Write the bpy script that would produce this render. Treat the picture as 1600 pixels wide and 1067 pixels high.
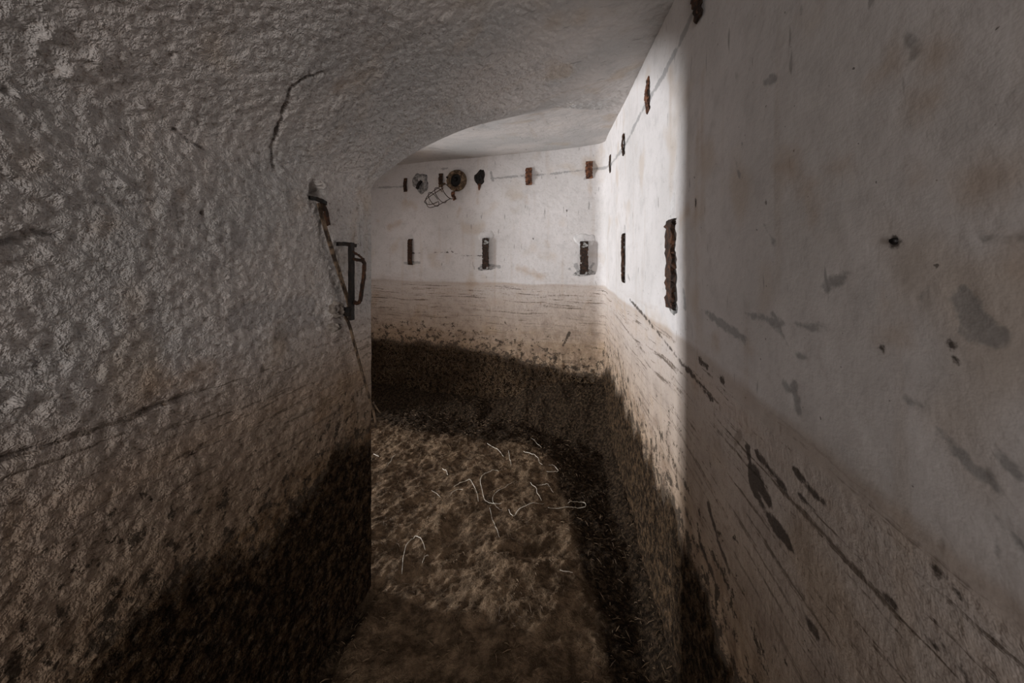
import bpy, math, random
import numpy as np
from mathutils import Vector, Matrix

for o in list(bpy.data.objects):
    bpy.data.objects.remove(o, do_unlink=True)
scene = bpy.context.scene
COL = scene.collection
R = math.radians

# ------------------------------------------------------------------ camera
F_PX, CX, CY, HC = 622.0, 800.0, 395.0, 1.30     # focal length in px (1600 wide), horizon row, eye height
cam_d = bpy.data.cameras.new('camera')
cam = bpy.data.objects.new('camera', cam_d); COL.objects.link(cam)
cam.location = (0, 0, HC); cam.rotation_euler = (R(90), 0, 0)
cam_d.sensor_width = 36.0; cam_d.lens = F_PX / 1600 * 36
cam_d.shift_y = -(533.5 - CY) / 1600
cam_d.clip_start = 0.02
scene.camera = cam

# ------------------------------------------------------------------ world, lights, exposure
w = bpy.data.worlds.new('world'); scene.world = w; w.use_nodes = True
bg = w.node_tree.nodes['Background']
bg.inputs[0].default_value = (0.75, 0.87, 1.0, 1); bg.inputs[1].default_value = 0.25

def area(name, loc, target, sx, sy, power, col):
    d = bpy.data.lights.new(name, 'AREA'); d.shape = 'RECTANGLE'
    d.size = sx; d.size_y = sy; d.energy = power; d.color = col
    o = bpy.data.objects.new(name, d); COL.objects.link(o)
    o.location = loc
    o.rotation_euler = (Vector(target) - Vector(loc)).to_track_quat('-Z', 'Y').to_euler()
    return o
# daylight in the doorway at the end of the side passage
area('daylight_side_door', (-4.75, 3.12, 0.72), (-0.3, 2.6, 1.25), 0.45, 1.05, 325, (0.97, 0.98, 1.0))
# daylight in the entrance of the corridor, behind the camera
area('daylight_entrance', (-0.70, -2.85, 1.25), (-0.1, 1.5, 1.3), 0.7, 1.6, 53.0, (1.0, 0.94, 0.90))

vs = scene.view_settings
vs.view_transform = 'Standard'; vs.look = 'None'; vs.gamma = 1.0; vs.use_curve_mapping = False
vs.exposure = 0.0
scene.cycles.use_denoising = True
scene.cycles.max_bounces = 5
scene.cycles.diffuse_bounces = 4
scene.cycles.use_adaptive_sampling = True
scene.cycles.adaptive_threshold = .045

# ------------------------------------------------------------------ numpy noise
_rg = np.random.default_rng(12345)
_PERM = _rg.permutation(4096).astype(np.int32)
_G = _rg.normal(size=(4096, 3)); _G = (_G / np.linalg.norm(_G, axis=1, keepdims=True)).astype(np.float32)
def noise3(p, seed=0):
    """gradient noise, about -1..1; p (...,3)"""
    fl = np.floor(p); i = fl.astype(np.int32); f = (p - fl).astype(np.float32)
    u = f * f * f * (f * (f * 6 - 15) + 10)
    tot = 0
    X = [_PERM[(i[..., 0] + d + seed * 131) & 4095] for d in (0, 1)]
    for dx in (0, 1):
        for dy in (0, 1):
            XY = _PERM[(X[dx] + i[..., 1] + dy) & 4095]
            for dz in (0, 1):
                g = _G[_PERM[(XY + i[..., 2] + dz) & 4095]]
                d = g[..., 0] * (f[..., 0] - dx) + g[..., 1] * (f[..., 1] - dy) + g[..., 2] * (f[..., 2] - dz)
                wgt = (u[..., 0] if dx else 1 - u[..., 0]) * (u[..., 1] if dy else 1 - u[..., 1]) * (u[..., 2] if dz else 1 - u[..., 2])
                tot = tot + wgt * d
    return tot * 1.5
def fbm(p, scale, octv=4, seed=0, gain=.5):
    p = np.asarray(p, float) * scale; a = 1; t = 0
    for k in range(octv):
        t = t + a * noise3(p, seed + k * 17); a *= gain; p = p * 2.03 + 7.1
    return t
def sstep(a, b, x):
    t = np.clip((x - a) / (b - a), 0, 1); return t * t * (3 - 2 * t)
def seg_sdf(P, pts, r):
    """distance of 2D points P (...,2) to a polyline, minus r"""
    d = np.full(P.shape[:-1], 9.0)
    pts = [np.array(q, float) for q in pts]
    if len(pts) == 1: pts = pts * 2
    for a, b in zip(pts[:-1], pts[1:]):
        ba = b - a; L = max((ba ** 2).sum(), 1e-9)
        t = np.clip(((P - a) * ba).sum(-1) / L, 0, 1)
        d = np.minimum(d, np.sqrt(((P - a - t[..., None] * ba) ** 2).sum(-1)))
    return d - r

# ------------------------------------------------------------------ object helpers
def tag(o, label=None, cat=None, group=None, kind=None):
    if label: o['label'] = label
    if cat: o['category'] = cat
    if group: o['group'] = group
    if kind: o['kind'] = kind
    return o
def mesh_obj(name, verts, faces, mat, parent=None, smooth=False):
    me = bpy.data.meshes.new(name)
    me.from_pydata([tuple(v) for v in verts], [], [tuple(f) for f in faces]); me.update()
    if smooth:
        for p in me.polygons: p.use_smooth = True
    o = bpy.data.objects.new(name, me); COL.objects.link(o)
    me.materials.append(mat)
    if parent: o.parent = parent
    return o
def empty(name, loc=(0, 0, 0)):
    o = bpy.data.objects.new(name, None); COL.objects.link(o); o.location = loc; o.empty_display_size = .05
    return o
def grid_faces(n, m, flip, off=0):
    idx = np.arange(n * m).reshape(n, m) + off
    a, b, c, d = idx[:-1, :-1], idx[1:, :-1], idx[1:, 1:], idx[:-1, 1:]
    q = np.stack([a, b, c, d] if not flip else [a, d, c, b], -1).reshape(-1, 4)
    return q
def grid_normals(P):
    du = np.gradient(P, axis=0); dv = np.gradient(P, axis=1)
    n = np.cross(du, dv); return n / np.maximum(np.linalg.norm(n, axis=-1, keepdims=True), 1e-12)
def np_mesh(name, parts, mat, kind=None):
    """parts: list of dict(P, N, UV, attrs, flip) grids joined into one continuous surface"""
    V, NN, UV, FA = [], [], [], []; AT = {}; off = 0
    for g in parts:
        n, m = g['P'].shape[:2]
        V.append(g['P'].reshape(-1, 3)); NN.append(g['N'].reshape(-1, 3)); UV.append(g['UV'].reshape(-1, 2))
        FA.append(grid_faces(n, m, g['flip'], off)); off += n * m
        for k, a in g['attrs'].items(): AT.setdefault(k, []).append(a.reshape(-1))
    V = np.concatenate(V); NN = np.concatenate(NN); UV = np.concatenate(UV); FA = np.concatenate(FA)
    me = bpy.data.meshes.new(name)
    me.vertices.add(len(V)); me.vertices.foreach_set('co', V.astype(np.float32).ravel())
    me.loops.add(FA.size); me.loops.foreach_set('vertex_index', FA.astype(np.int32).ravel())
    me.polygons.add(len(FA)); me.polygons.foreach_set('loop_start', np.arange(0, FA.size, 4, dtype=np.int32))
    me.update(calc_edges=True)
    me.polygons.foreach_set('use_smooth', np.ones(len(FA), bool))
    uvl = me.uv_layers.new(name='UVMap')
    uvl.data.foreach_set('uv', UV[FA.ravel()].astype(np.float32).ravel())
    for k, a in AT.items():
        at = me.attributes.new(k, 'FLOAT', 'POINT'); at.data.foreach_set('value', np.concatenate(a).astype(np.float32))
    me.validate()
    me.normals_split_custom_set_from_vertices(NN.astype(np.float32).tolist())
    o = bpy.data.objects.new(name, me); COL.objects.link(o); me.materials.append(mat)
    if kind: o['kind'] = kind
    return o
def project(P):
    return np.stack([CX + F_PX * P[..., 0] / np.maximum(P[..., 1], .02), CY - F_PX * (P[..., 2] - HC) / np.maximum(P[..., 1], .02)], -1)

# ------------------------------------------------------------------ material helpers
class NT:
    def __init__(s, name):
        s.m = bpy.data.materials.new(name); s.m.use_nodes = True; s.t = s.m.node_tree; s.n = s.t.nodes; s.l = s.t.links
        s.bsdf = s.n['Principled BSDF']; s.out = s.n['Material Output']
        s.bsdf.inputs['Specular IOR Level'].default_value = .25
    def put(s, sock, v):
        if isinstance(v, bpy.types.NodeSocket): s.l.new(v, sock)
        elif isinstance(v, (tuple, list)) and len(v) == 3 and sock.type == 'RGBA': sock.default_value = (*v, 1)
        else: sock.default_value = v
    def node(s, typ, ins=None, out=0, **kw):
        n = s.n.new(typ)
        for k, v in kw.items(): setattr(n, k, v)
        for k, v in (ins or {}).items(): s.put(n.inputs[k], v)
        return n.outputs[out]
    def math(s, op, a, b=0.0, c=0.0, clamp=False): return s.node('ShaderNodeMath', {0: a, 1: b, 2: c}, operation=op, use_clamp=clamp)
    def add(s, a, b): return s.math('ADD', a, b)
    def sub(s, a, b): return s.math('SUBTRACT', a, b)
    def mul(s, a, b): return s.math('MULTIPLY', a, b)
    def mx(s, a, b): return s.math('MAXIMUM', a, b)
    def ramp(s, x, a, b, lo=0.0, hi=1.0):   # smoothstep a->b to lo->hi
        return s.node('ShaderNodeMapRange', {0: x, 1: a, 2: b, 3: lo, 4: hi}, interpolation_type='SMOOTHSTEP')
    def lin(s, x, a, b, lo=0.0, hi=1.0): return s.node('ShaderNodeMapRange', {0: x, 1: a, 2: b, 3: lo, 4: hi})
    def noise(s, vec, scale, detail=4.0, rough=.55, dist=0.0):
        return s.node('ShaderNodeTexNoise', {'Vector': vec, 'Scale': scale, 'Detail': detail, 'Roughness': rough, 'Distortion': dist})
    def scale(s, vec, v): return s.node('ShaderNodeVectorMath', {0: vec, 1: v}, operation='MULTIPLY')
    def mix(s, f, a, b, mode='MIX'):
        n = s.n.new('ShaderNodeMix'); n.data_type = 'RGBA'; n.blend_type = mode
        s.put(n.inputs[0], f); s.put(n.inputs[6], a); s.put(n.inputs[7], b); return n.outputs[2]
    def attr(s, name): return s.node('ShaderNodeAttribute', attribute_name=name, out=2)
    def bump(s, h, strength, dist): return s.node('ShaderNodeBump', {'Height': h, 'Strength': strength, 'Distance': dist})
    def done(s, col, rough, normal=None, metal=None):
        s.put(s.bsdf.inputs['Base Color'], col); s.put(s.bsdf.inputs['Roughness'], rough)
        if normal is not None: s.l.new(normal, s.bsdf.inputs['Normal'])
        if metal is not None: s.put(s.bsdf.inputs['Metallic'], metal)
        return s.m

def plaster(name, white_a, white_b, coarse, brown, speck_gain, line_gain, spat=(17, 19, 1), soft=.008, tan=(.14, .52), grey_mix=.72, dark_mix=.88, bk=1.0):
    """old limewash over concrete with tide lines and mud; attributes: grey, ochre, dark (signed distances in m), mud (height above
    the mud line), tone / blotch / drip (slow colour drifts), wave (unevenness of the tide marks), rough (coarseness of the render)"""
    T = NT(name)
    uv = T.node('ShaderNodeTexCoord', out=2)
    pos = T.node('ShaderNodeNewGeometry', out=0)
    h = T.node('ShaderNodeSeparateXYZ', {0: pos}, out=2)
    rg = T.attr('rough'); md = T.attr('mud')
    nmid = T.noise(uv, 13, 3, .62)
    nfine = T.noise(uv, 75, 2, .6)
    col = T.mix(T.ramp(T.attr('tone'), -.5, .5), white_a, white_b)
    col = T.mix(T.ramp(nmid, .45, .8, 0, .5), col, tuple(c * .74 for c in white_b))
    col = T.mix(T.ramp(T.attr('blotch'), .25, .8, 0, .30), col, (.40, .28, .16))
    nv = T.noise(T.scale(uv, (38, 7, 1)), 1, 2, .6)
    col = T.mix(T.ramp(nv, .67, .72, 0, .6), col, (.22, .21, .20))
    col = T.mix(T.ramp(T.attr('drip'), .35, .75, 0, .14), col, (.36, .25, .15))
    col = T.mix(T.ramp(nfine, .715, .75, 0, .8), col, (.10, .085, .075))
    # lost paint, listed, plus one shadow strip painted on the ceiling
    wob = T.add(T.mul(T.sub(nmid, .5), .030), T.mul(T.sub(nfine, .5), .016))
    g = T.ramp(T.add(T.attr('grey'), wob), -.004, .004, 1, 0)
    col = T.mix(T.mul(g, grey_mix), col, T.mix(nfine, (.19, .188, .188), (.33, .322, .318)))
    oc = T.ramp(T.add(T.attr('ochre'), T.mul(T.sub(nmid, .5), .11)), -.04, .022, .42, 0)
    col = T.mix(oc, col, (.34, .205, .095))
    # tide marks
    hw = T.add(h, T.add(T.attr('wave'), T.mul(T.sub(nmid, .5), .012)))
    su = T.node('ShaderNodeSeparateXYZ', {0: uv})
    streak = T.noise(T.scale(T.node('ShaderNodeCombineXYZ', {0: su, 1: hw}), (1.3, 13, 1)), 1, 3, .7)
    z1 = T.ramp(hw, 1.046 - soft * 2, 1.046 + soft, 1, 0)
    rim = T.mul(z1, T.ramp(hw, .985, 1.042, .0, 1))
    col = T.mix(T.mul(z1, T.lin(streak, .35, .68, tan[0], tan[1])), col, (.35, .24, .155))
    col = T.mix(T.mul(rim, .20), col, (.25, .16, .09))
    z2 = T.lin(T.add(hw, T.add(T.mul(T.sub(nmid, .5), .26), T.mul(T.sub(streak, .5), .6))), .52, 1.08, 1, 0)
    col = T.mix(T.mul(z2, brown), col, T.mix(T.ramp(nmid, .3, .7), tuple(c * bk for c in (.165, .098, .050)), tuple(c * bk for c in (.30, .205, .122))))
    nl = T.noise(T.scale(T.node('ShaderNodeCombineXYZ', {0: su, 1: hw}), (2.4, 58, 1)), 1, 3, .72)
    zl = T.mul(T.ramp(hw, 1.00, 1.05, 1, 0), T.ramp(hw, .55, .93, .5, 1))
    lm = T.mul(T.ramp(T.add(nl, T.mul(T.sub(nfine, .5), .25)), .555, .65), zl)
    col = T.mix(T.mul(lm, line_gain), col, (.075, .053, .036))
    # spatter of dried mud, thickening downwards
    nsp = T.noise(T.scale(uv, spat), 1, 5, .78)
    thr = T.lin(md, 0.0, .56, .50 - speck_gain, .74)
    sp = T.mul(T.ramp(T.sub(nsp, thr), 0, .05), T.ramp(hw, .95, 1.03, 1, 0))
    col = T.mix(T.mul(sp, .9), col, (.040, .029, .020))
    # solid mud
    ncl = T.noise(T.scale(uv, (1, .8, 1)), 30, 4, .76)
    mm = T.ramp(T.add(md, T.add(T.mul(T.sub(nsp, .5), .34), T.mul(T.sub(nfine, .5), .06))), -.03, .03, 1, 0)
    mcol = T.mix(T.ramp(ncl, .42, .66), (.012, .0080, .0050), (.080, .050, .028))
    col = T.mix(mm, col, mcol)
    dk = T.ramp(T.add(T.attr('dark'), T.add(T.mul(T.sub(nfine, .5), .014), T.mul(T.sub(nsp, .5), .038))), -.003, .004, 1, 0)
    col = T.mix(T.mul(dk, dark_mix), col, (.043, .032, .025))
    # relief
    st = T.noise(uv, 62, 3, .66)
    col = T.mix(T.mul(T.ramp(st, .30, .48, .42, 0), rg), col, (.16, .115, .08))
    hh = T.mul(st, T.mul(rg, coarse))
    hh = T.add(hh, T.mul(T.ramp(md, -.06, .06, 1, 0), T.mul(ncl, 2.4)))
    nrm = T.bump(hh, 1.0, .012)
    T.put(T.bsdf.inputs['Specular IOR Level'], T.lin(mm, 0, 1, .2, .04))
    return T.done(col, .92, nrm)

def simple(name, ca, cb, scale=30, lo=.4, hi=.65, rough=.85, bump=.5, dist=.004, metal=0.0, third=None):
    T = NT(name); co = T.node('ShaderNodeTexCoord', out=3)
    n = T.noise(co, scale, 6, .65)
    col = T.mix(T.ramp(n, lo, hi), ca, cb)
    if third:
        n3 = T.noise(co, scale * .55, 4, .6)
        col = T.mix(T.ramp(n3, third[1], third[1] + .05), col, third[0])
    return T.done(col, rough, T.bump(T.noise(co, scale * 2.2, 5, .65), bump, dist), metal)

M = {}
M['plaster_left'] = plaster('limewash_rough', (.54, .505, .485), (.45, .435, .425), 1.6, 1.0, .02, .7, (26, 20, 1), .09, (.40, .75), .42, .55, .70)
M['plaster_right'] = plaster('limewash_smooth', (.62, .592, .585), (.56, .535, .525), .35, .85, .03, .8)
M['rust'] = simple('rusted_iron', (.022, .013, .009), (.105, .045, .022), 45, .42, .7, .85, .9, .004)
M['rust_paint'] = simple('rusted_iron_with_paint', (.018, .012, .009), (.060, .030, .018), 40, .42, .7, .85, .9, .004, third=((.36, .36, .35), .59))
M['rust_bright'] = simple('bright_rust', (.045, .020, .012), (.21, .088, .045), 38, .4, .68, .9, .9, .004, third=((.42, .38, .34), .60))
M['dark_iron'] = simple('black_iron', (.006, .005, .0045), (.026, .016, .011), 50, .4, .7, .6, .8, .004)
M['lamp_ring'] = simple('corroded_lamp_ring', (.06, .038, .024), (.27, .19, .12), 40, .4, .66, .85, 1, .006)
M['lamp_inside'] = simple('blackened_socket', (.004, .0035, .0035), (.009, .007, .007), 30, .4, .6, .5, .3, .003)
M['strip'] = simple('rust_flaked_strip', (.035, .024, .017), (.215, .150, .100), 30, .40, .60, .85, .9, .004)
M['mortar'] = simple('broken_mortar', (.13, .125, .122), (.42, .405, .395), 42, .38, .62, .95, 1, .008)
M['mortar_dusty'] = simple('dusty_mortar', (.16, .135, .115), (.37, .33, .295), 30, .38, .62, .95, 1, .008)
M['mortar_white'] = simple('patched_plaster', (.52, .50, .495), (.62, .60, .59), 25, .4, .65, .95, .6, .006)
M['root'] = simple('pale_root', (.36, .31, .24), (.55, .50, .43), 30, .4, .6, .7, .2, .002)
M['fibre'] = simple('dead_root_fibre', (.060, .038, .022), (.16, .110, .066), 3, .4, .6, .8, .2, .002)
M['chip'] = simple('white_plaster_chip', (.62, .61, .60), (.74, .73, .72), 30, .4, .6, .8, .4, .003)

# floor mud
def floor_mat():
    T = NT('cellar_mud')
    pos = T.node('ShaderNodeNewGeometry', out=0)
    n1 = T.noise(pos, 2.6, 3, .6, .3); n2 = T.noise(pos, 14, 5, .7); n3 = T.noise(pos, 60, 4, .72)
    dry = T.mix(T.ramp(n2, .36, .66), (.066, .044, .027), (.200, .138, .088))
    wet = T.mix(T.ramp(n3, .42, .66), (.014, .0095, .006), (.062, .041, .025))
    wm = T.ramp(T.add(T.attr('wet'), T.add(T.mul(T.sub(n1, .5), .7), T.mul(T.sub(n2, .5), .8))), .35, .65)
    col = T.mix(wm, dry, wet)
    col = T.mix(T.ramp(n3, .62, .72, 0, .6), col, (.030, .021, .015))
    hgt = T.add(T.mul(n2, 1.0), T.mul(n3, 1.2))
    T.bsdf.inputs['Specular IOR Level'].default_value = .05
    return T.done(col, .93, T.bump(hgt, 1.0, .016))
M['floor'] = floor_mat()

# ------------------------------------------------------------------ plan of the place
# left corridor wall x = XL0 + SL*y, its corner C, then the near wall of the side passage runs off to the left
SL = .2; XL0 = -.866; NL = math.hypot(1, SL)
C = np.array([-.553, 1.564])
n1 = np.array([1, -SL]) / NL      # out of the left wall
t1 = np.array([SL, 1]) / NL       # along the left wall, away from camera
n2 = np.array([SL, 1]) / NL       # out of the passage wall
t2 = np.array([-1, SL]) / NL      # along the passage wall, to the left
def pchip(xk, yk, x):
    xk = np.array(xk, float); yk = np.array(yk, float); h = np.diff(xk); dl = np.diff(yk) / h
    m = np.zeros(len(xk)); m[0] = dl[0]; m[-1] = dl[-1]
    for k in range(1, len(xk) - 1):
        m[k] = 0 if dl[k - 1] * dl[k] <= 0 else 2 / (1 / dl[k - 1] + 1 / dl[k])
    x = np.clip(x, xk[0], xk[-1]); i = np.clip(np.searchsorted(xk, x) - 1, 0, len(xk) - 2)
    t = (x - xk[i]) / h[i]
    return ((2 * t ** 3 - 3 * t ** 2 + 1) * yk[i] + (t ** 3 - 2 * t ** 2 + t) * h[i] * m[i] + (-2 * t ** 3 + 3 * t ** 2) * yk[i + 1] + (t ** 3 - t ** 2) * h[i] * m[i + 1])
COVE_D = [0, .012, .035, .11, .21, .31, .47, .70, 1.1, 1.6, 3.4]
COVE_Z = [1.545, 1.578, 1.612, 1.700, 1.792, 1.866, 1.945, 2.03, 2.10, 2.125, 2.13]
def cove(d): return pchip(COVE_D, COVE_Z, d)

# profile of wall + vault as a list of (d, z)
STEP = .0052
dd = np.linspace(0, 1.35, 1200); zz = cove(dd)
arc = np.concatenate([[0], np.cumsum(np.hypot(np.diff(dd), np.diff(zz)))])
na = int(arc[-1] / STEP)
pd = np.interp(np.linspace(0, arc[-1], na), arc, dd); pz = np.interp(np.linspace(0, arc[-1], na), arc, zz)
zw = np.arange(-.12, 1.545, STEP)
profA = np.concatenate([np.stack([np.zeros_like(zw), zw], 1), np.stack([pd[1:], pz[1:]], 1)])
SPRING = len(zw)
# chamber side goes further out (coarser past 1.35)
pdB = np.linspace(1.37, 2.9, 60)
profB = np.concatenate([profA, np.stack([pdB, cove(pdB)], 1)])
def smooth_groin(d, dother, z):
    """soften the groin where it runs out into the flat of the vault"""
    k = .004 + .055 * sstep(.25, .75, d)
    zo = np.where(dother > 0, cove(np.maximum(dother, 0)), 1.2)
    x = (zo - z) / k
    return z + k * np.log1p(np.exp(np.clip(x, -40, 0.0))) - 0 * k

def corner_piece(prof, t, svals, is_a):
    d = prof[:, 0][None, :]; z = prof[:, 1][None, :]; s = svals[:, None]
    # plan position: groin point for this offset, then back along the wall
    gx = C[0] + d * (n1[0] + n2[0]); gy = C[1] + d * (n1[1] + n2[1])
    tt = -t1 if is_a else t2
    X = gx + s * tt[0] + 0 * d; Y = gy + s * tt[1] + 0 * d
    # offset to the other wall decides the groin smoothing
    other = (X - C[0]) * (n2[0] if is_a else n1[0]) + (Y - C[1]) * (n2[1] if is_a else n1[1])
    Z = z + 0 * s
    Z = np.where(d > 0, smooth_groin(d + 0 * s, other, Z), Z)
    P = np.stack([X, Y, Z], -1)
    vlen = np.concatenate([[0], np.cumsum(np.hypot(np.diff(prof[:, 0]), np.diff(prof[:, 1])))]) + prof[0, 1]
    along = (P[..., :2] @ (t1 if is_a else t2))
    UV = np.stack([along, vlen[None, :] + 0 * s], -1)
    return P, UV
sA = np.concatenate([[0, .002, .005], np.arange(.009, 1.75, .0052), np.linspace(1.8, 5.2, 60)])
sB = np.concatenate([[0, .002, .005], np.arange(.012, .9, .012), np.linspace(.95, 4.6, 50)])
PA, UVA = corner_piece(profA, t1, sA, True)
PB, UVB = corner_piece(profB, t2, sB, False)
NA = grid_normals(PA); NB = grid_normals(PB)
if NA[200, 100] @ np.array([1, 0, 0]) < 0: NA = -NA
if NB[60, 100] @ np.array([0, 1, 0]) < 0: NB = -NB
pixA = project(PA)
def uvA(px, py):
    dist = ((pixA[..., 0] - px) ** 2 + (pixA[..., 1] - py) ** 2) + np.where(PA[..., 1] < .1, 1e9, 0)
    k = np.unravel_index(np.argmin(dist), dist.shape); return UVA[k], k
def plA(pts): return [uvA(*p)[0] for p in pts]

# --- features of the left wall and vault (given by where the photograph shows them, kept in wall metres)
nzA = fbm(PA, 1.0, 1, 3)
fineA = fbm(PA, 34, 3, 5); midA = fbm(PA, 11, 3, 11)
cracks = [
    ([(502, 112), (470, 122), (455, 134), (447, 160), (441, 185), (432, 212), (425, 238), (428, 262)], .0012, .010),
    ([(0, 376), (30, 372), (60, 365), (90, 363)], .0015, .010),
    ([(275, 203), (295, 218), (318, 233)], .0015, .008),
    ([(578, 215), (582, 235), (572, 260)], .0008, .004),
    ([(120, 318), (190, 316), (260, 312)], .0006, .004),
    ([(255, 527), (200, 543), (150, 555), (100, 563), (0, 588)], .0006, .005),
    ([(338, 605), (290, 622), (240, 638), (222, 645)], .002, .008),
    ([(0, 722), (40, 706), (90, 690)], .002, .007),
    ([(548, 527), (500, 540), (478, 546)], .0012, .004),
]
disp = .010 * fbm(PA, 2.2, 3, 21) + .0032 * fbm(PA, 9, 3, 31)
nearw = sstep(.0, 1.0, PA[..., 1]); rough_amt = 1.0 - .55 * sstep(.55, .95, (profA[:, 0])[None, :] + 0 * PA[..., 0])
disp = disp + rough_amt * (.0042 * fbm(PA, 46, 3, 41, .62) + .0032 * np.maximum(fbm(PA, 17, 3, 51), 0))
disp = np.where(PA[..., 2] < .62, disp + .003 * fbm(PA, 26, 4, 57, .65), disp)
greyA = np.full(PA.shape[:2], .2); darkA = np.full(PA.shape[:2], .2); ochA = np.full(PA.shape[:2], .3)
wobA = .010 * midA + .005 * fineA
for pts, r, dep in cracks:
    sd = seg_sdf(UVA, plA(pts), r) + .0035 * fineA + .004 * midA
    disp -= dep * sstep(.0055, -.001, sd)
    darkA = np.minimum(darkA, sd + .0005)
# ragged area where a skim of plaster has come off
for pts, r, dep in [([(372, 498), (400, 492), (440, 482), (486, 478)], .036, .0045), ([(440, 520), (500, 500)], .03, .0045),
                    ([(330, 415), (370, 408)], .006, .003), ([(300, 395), (345, 375)], .010, .002), ([(545, 52), (552, 64)], .008, .003)]:
    sd = seg_sdf(UVA, plA(pts), r) + wobA
    disp -= dep * sstep(.004, -.002, sd); greyA = np.minimum(greyA, sd + .006)
# knobs of mortar and pits: (pixel, radius m, height m)
knobs = [((16, 150), .011, .012), ((100, 112), .010, .010), ((222, 163), .010, .012), ((78, 50), .012, .008), ((218, 243), .006, .006),
         ((32, 628), .010, .013), ((95, 312), .007, .007), ((265, 300), .009, .006), ((190, 290), .012, .006), ((60, 290), .012, .006),
         ((340, 345), .006, .003), ((440, 268), .010, .006), ((300, 172), .010, .004), ((372, 170), .007, .004), ((520, 478), .024, .017),
         ((512, 492), .016, .010), ((524, 512), .018, .012), ((498, 512), .012, .006), ((502, 290), .018, .007), ((478, 300), .012, .006), ((150, 90), .014, .006)]
for (px, py), r, hgt in knobs:
    q, _ = uvA(px, py)
    rr = np.sqrt(((UVA - q) ** 2).sum(-1)) * (1 + .35 * midA)
    disp += 1.35 * hgt * np.exp(-(rr / r) ** 2) * (1 + .5 * fineA)
pits = [((8, 142), .007, .018), ((317, 332), .005, .014), ((490, 294), .016, .055), ((486, 302), .015, .055), ((497, 301), .012, .045), ((20, 622), .009, .012),
        ((485, 320), .008, .008), ((411, 577), .012, .006), ((108, 52), .006, .006), ((270, 88), .006, .006), ((362, 648), .012, .006), ((310, 742), .014, .006)]
for (px, py), r, dep in pits:
    q, _ = uvA(px, py)
    rr = np.sqrt(((UVA - q) ** 2).sum(-1)) * (1 + .3 * midA)
    disp -= dep * np.exp(-(rr / r) ** 2)
for p, r in [((317, 332), .003), ((311, 354), .002), ((490, 120), .0015), ((515, 60), .0018), ((556, 186), .0015), ((411, 577), .008), ((487, 384), .0015), ((356, 58), .0012), ((548, 18), .0015), ((676, 170), .003), ((637, 155), .002), ((695, 205), .003), ((575, 92), .0015), ((585, 128), .0015)]:
    darkA = np.minimum(darkA, seg_sdf(UVA, [uvA(*p)[0]], r))
for pts, r in [([(160, 352), (178, 350)], .014), ([(545, 425), (560, 300)], .012), ([(540, 128)], .02), ([(282, 298)], .012), ([(560, 700), (540, 620)], .05), ([(500, 640), (560, 590)], .05), ([(405, 860), (370, 880)], .03), ([(240, 600), (310, 585)], .03)]:
    ochA = np.minimum(ochA, seg_sdf(UVA, plA(pts), r))
damp = sstep(0, .035, sA)[:, None]
damp = damp + (1 - damp) * sstep(.45, .9, profA[:, 0])[None, :]
chipA = lambda P: .0045 * fbm(P, 9, 3, 77)[..., None] * np.array([.8, -.6, 0]) + .002 * fbm(P, 45, 2, 78)[..., None] * np.array([.8, -.6, 0])
edgeA = (1 - sstep(0, .03, sA))[:, None] * sstep(.9, .5, profA[:, 0])[None, :]
PA2 = PA + NA * (disp * damp)[..., None] + chipA(PA) * edgeA[..., None]
edgeB = (1 - sstep(0, .03, sB))[:, None] * sstep(.9, .5, profB[:, 0])[None, :]
dispB = .006 * fbm(PB, 2.2, 3, 21) + .0014 * fbm(PB, 30, 3, 41)
dampB = sstep(0, .035, sB)[:, None] + 0 * profB[:, 0][None, :]
farB = sstep(.45, .9, profB[:, 0])[None, :]
dispB = dispB * dampB + (1 - dampB) * farB * (np.interp(profB[:, 0], profA[:, 0][SPRING:], disp[0][SPRING:]))[None, :]
PB2 = PB + NB * dispB[..., None] + chipA(PB) * edgeB[..., None]
NA2 = grid_normals(PA2); NB2 = grid_normals(PB2)
if (NA2 * NA).sum() < 0: NA2 = -NA2
if (NB2 * NB).sum() < 0: NB2 = -NB2
# share normals along the run-out of the groin
kk = len(profA)
wg = sstep(.40, .75, profA[:, 0])[:, None]
avg = NA2[0] + NB2[0, :kk]; avg /= np.linalg.norm(avg, axis=-1, keepdims=True)
NA2[0] = NA2[0] * (1 - wg) + avg * wg; NB2[0, :kk] = NB2[0, :kk] * (1 - wg) + avg * wg
mudA = PA[..., 2] - (.57 + .10 * fbm(PA, 3.2, 3, 59))
def drift(P, UV, rough):
    U3 = np.concatenate([UV, 0 * UV[..., :1]], -1)
    return dict(tone=fbm(U3, 2.3, 4, 101), blotch=fbm(U3, 4.3, 3, 102), drip=fbm(U3 * np.array([17, 1.2, 1]), 1, 2, 103), wave=.022 * fbm(U3, 1.3, 3, 104), rough=rough)
attA = dict(grey=greyA, ochre=ochA, dark=darkA, mud=mudA, **drift(PA, UVA, .12 + .88 * sstep(.85, .25, profA[:, 0] + .25 * fbm(PA, 3, 2, 105))))
pixB = project(PB)
def uvB(px, py):
    dist = ((pixB[..., 0] - px) ** 2 + (pixB[..., 1] - py) ** 2) + np.where(PB[..., 2] < 1.95, 1e9, 0)
    return UVB[np.unravel_index(np.argmin(dist), dist.shape)]
greyB = np.full(PB.shape[:2], .2); darkB = np.full(PB.shape[:2], .2)
midB = fbm(PB, 11, 3, 11)
for pts, r in [([(672, 231), (695, 234), (707, 238)], .016), ([(695, 240), (712, 238)], .014), ([(700, 214), (733, 208)], .010), ([(745, 251), (790, 246), (850, 236)], .006)]:  # peeled patches; the last entry is a painted shadow along the back wall top
    greyB = np.minimum(greyB, seg_sdf(UVB, [uvB(*p) for p in pts], r) + .02 * midB)
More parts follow.
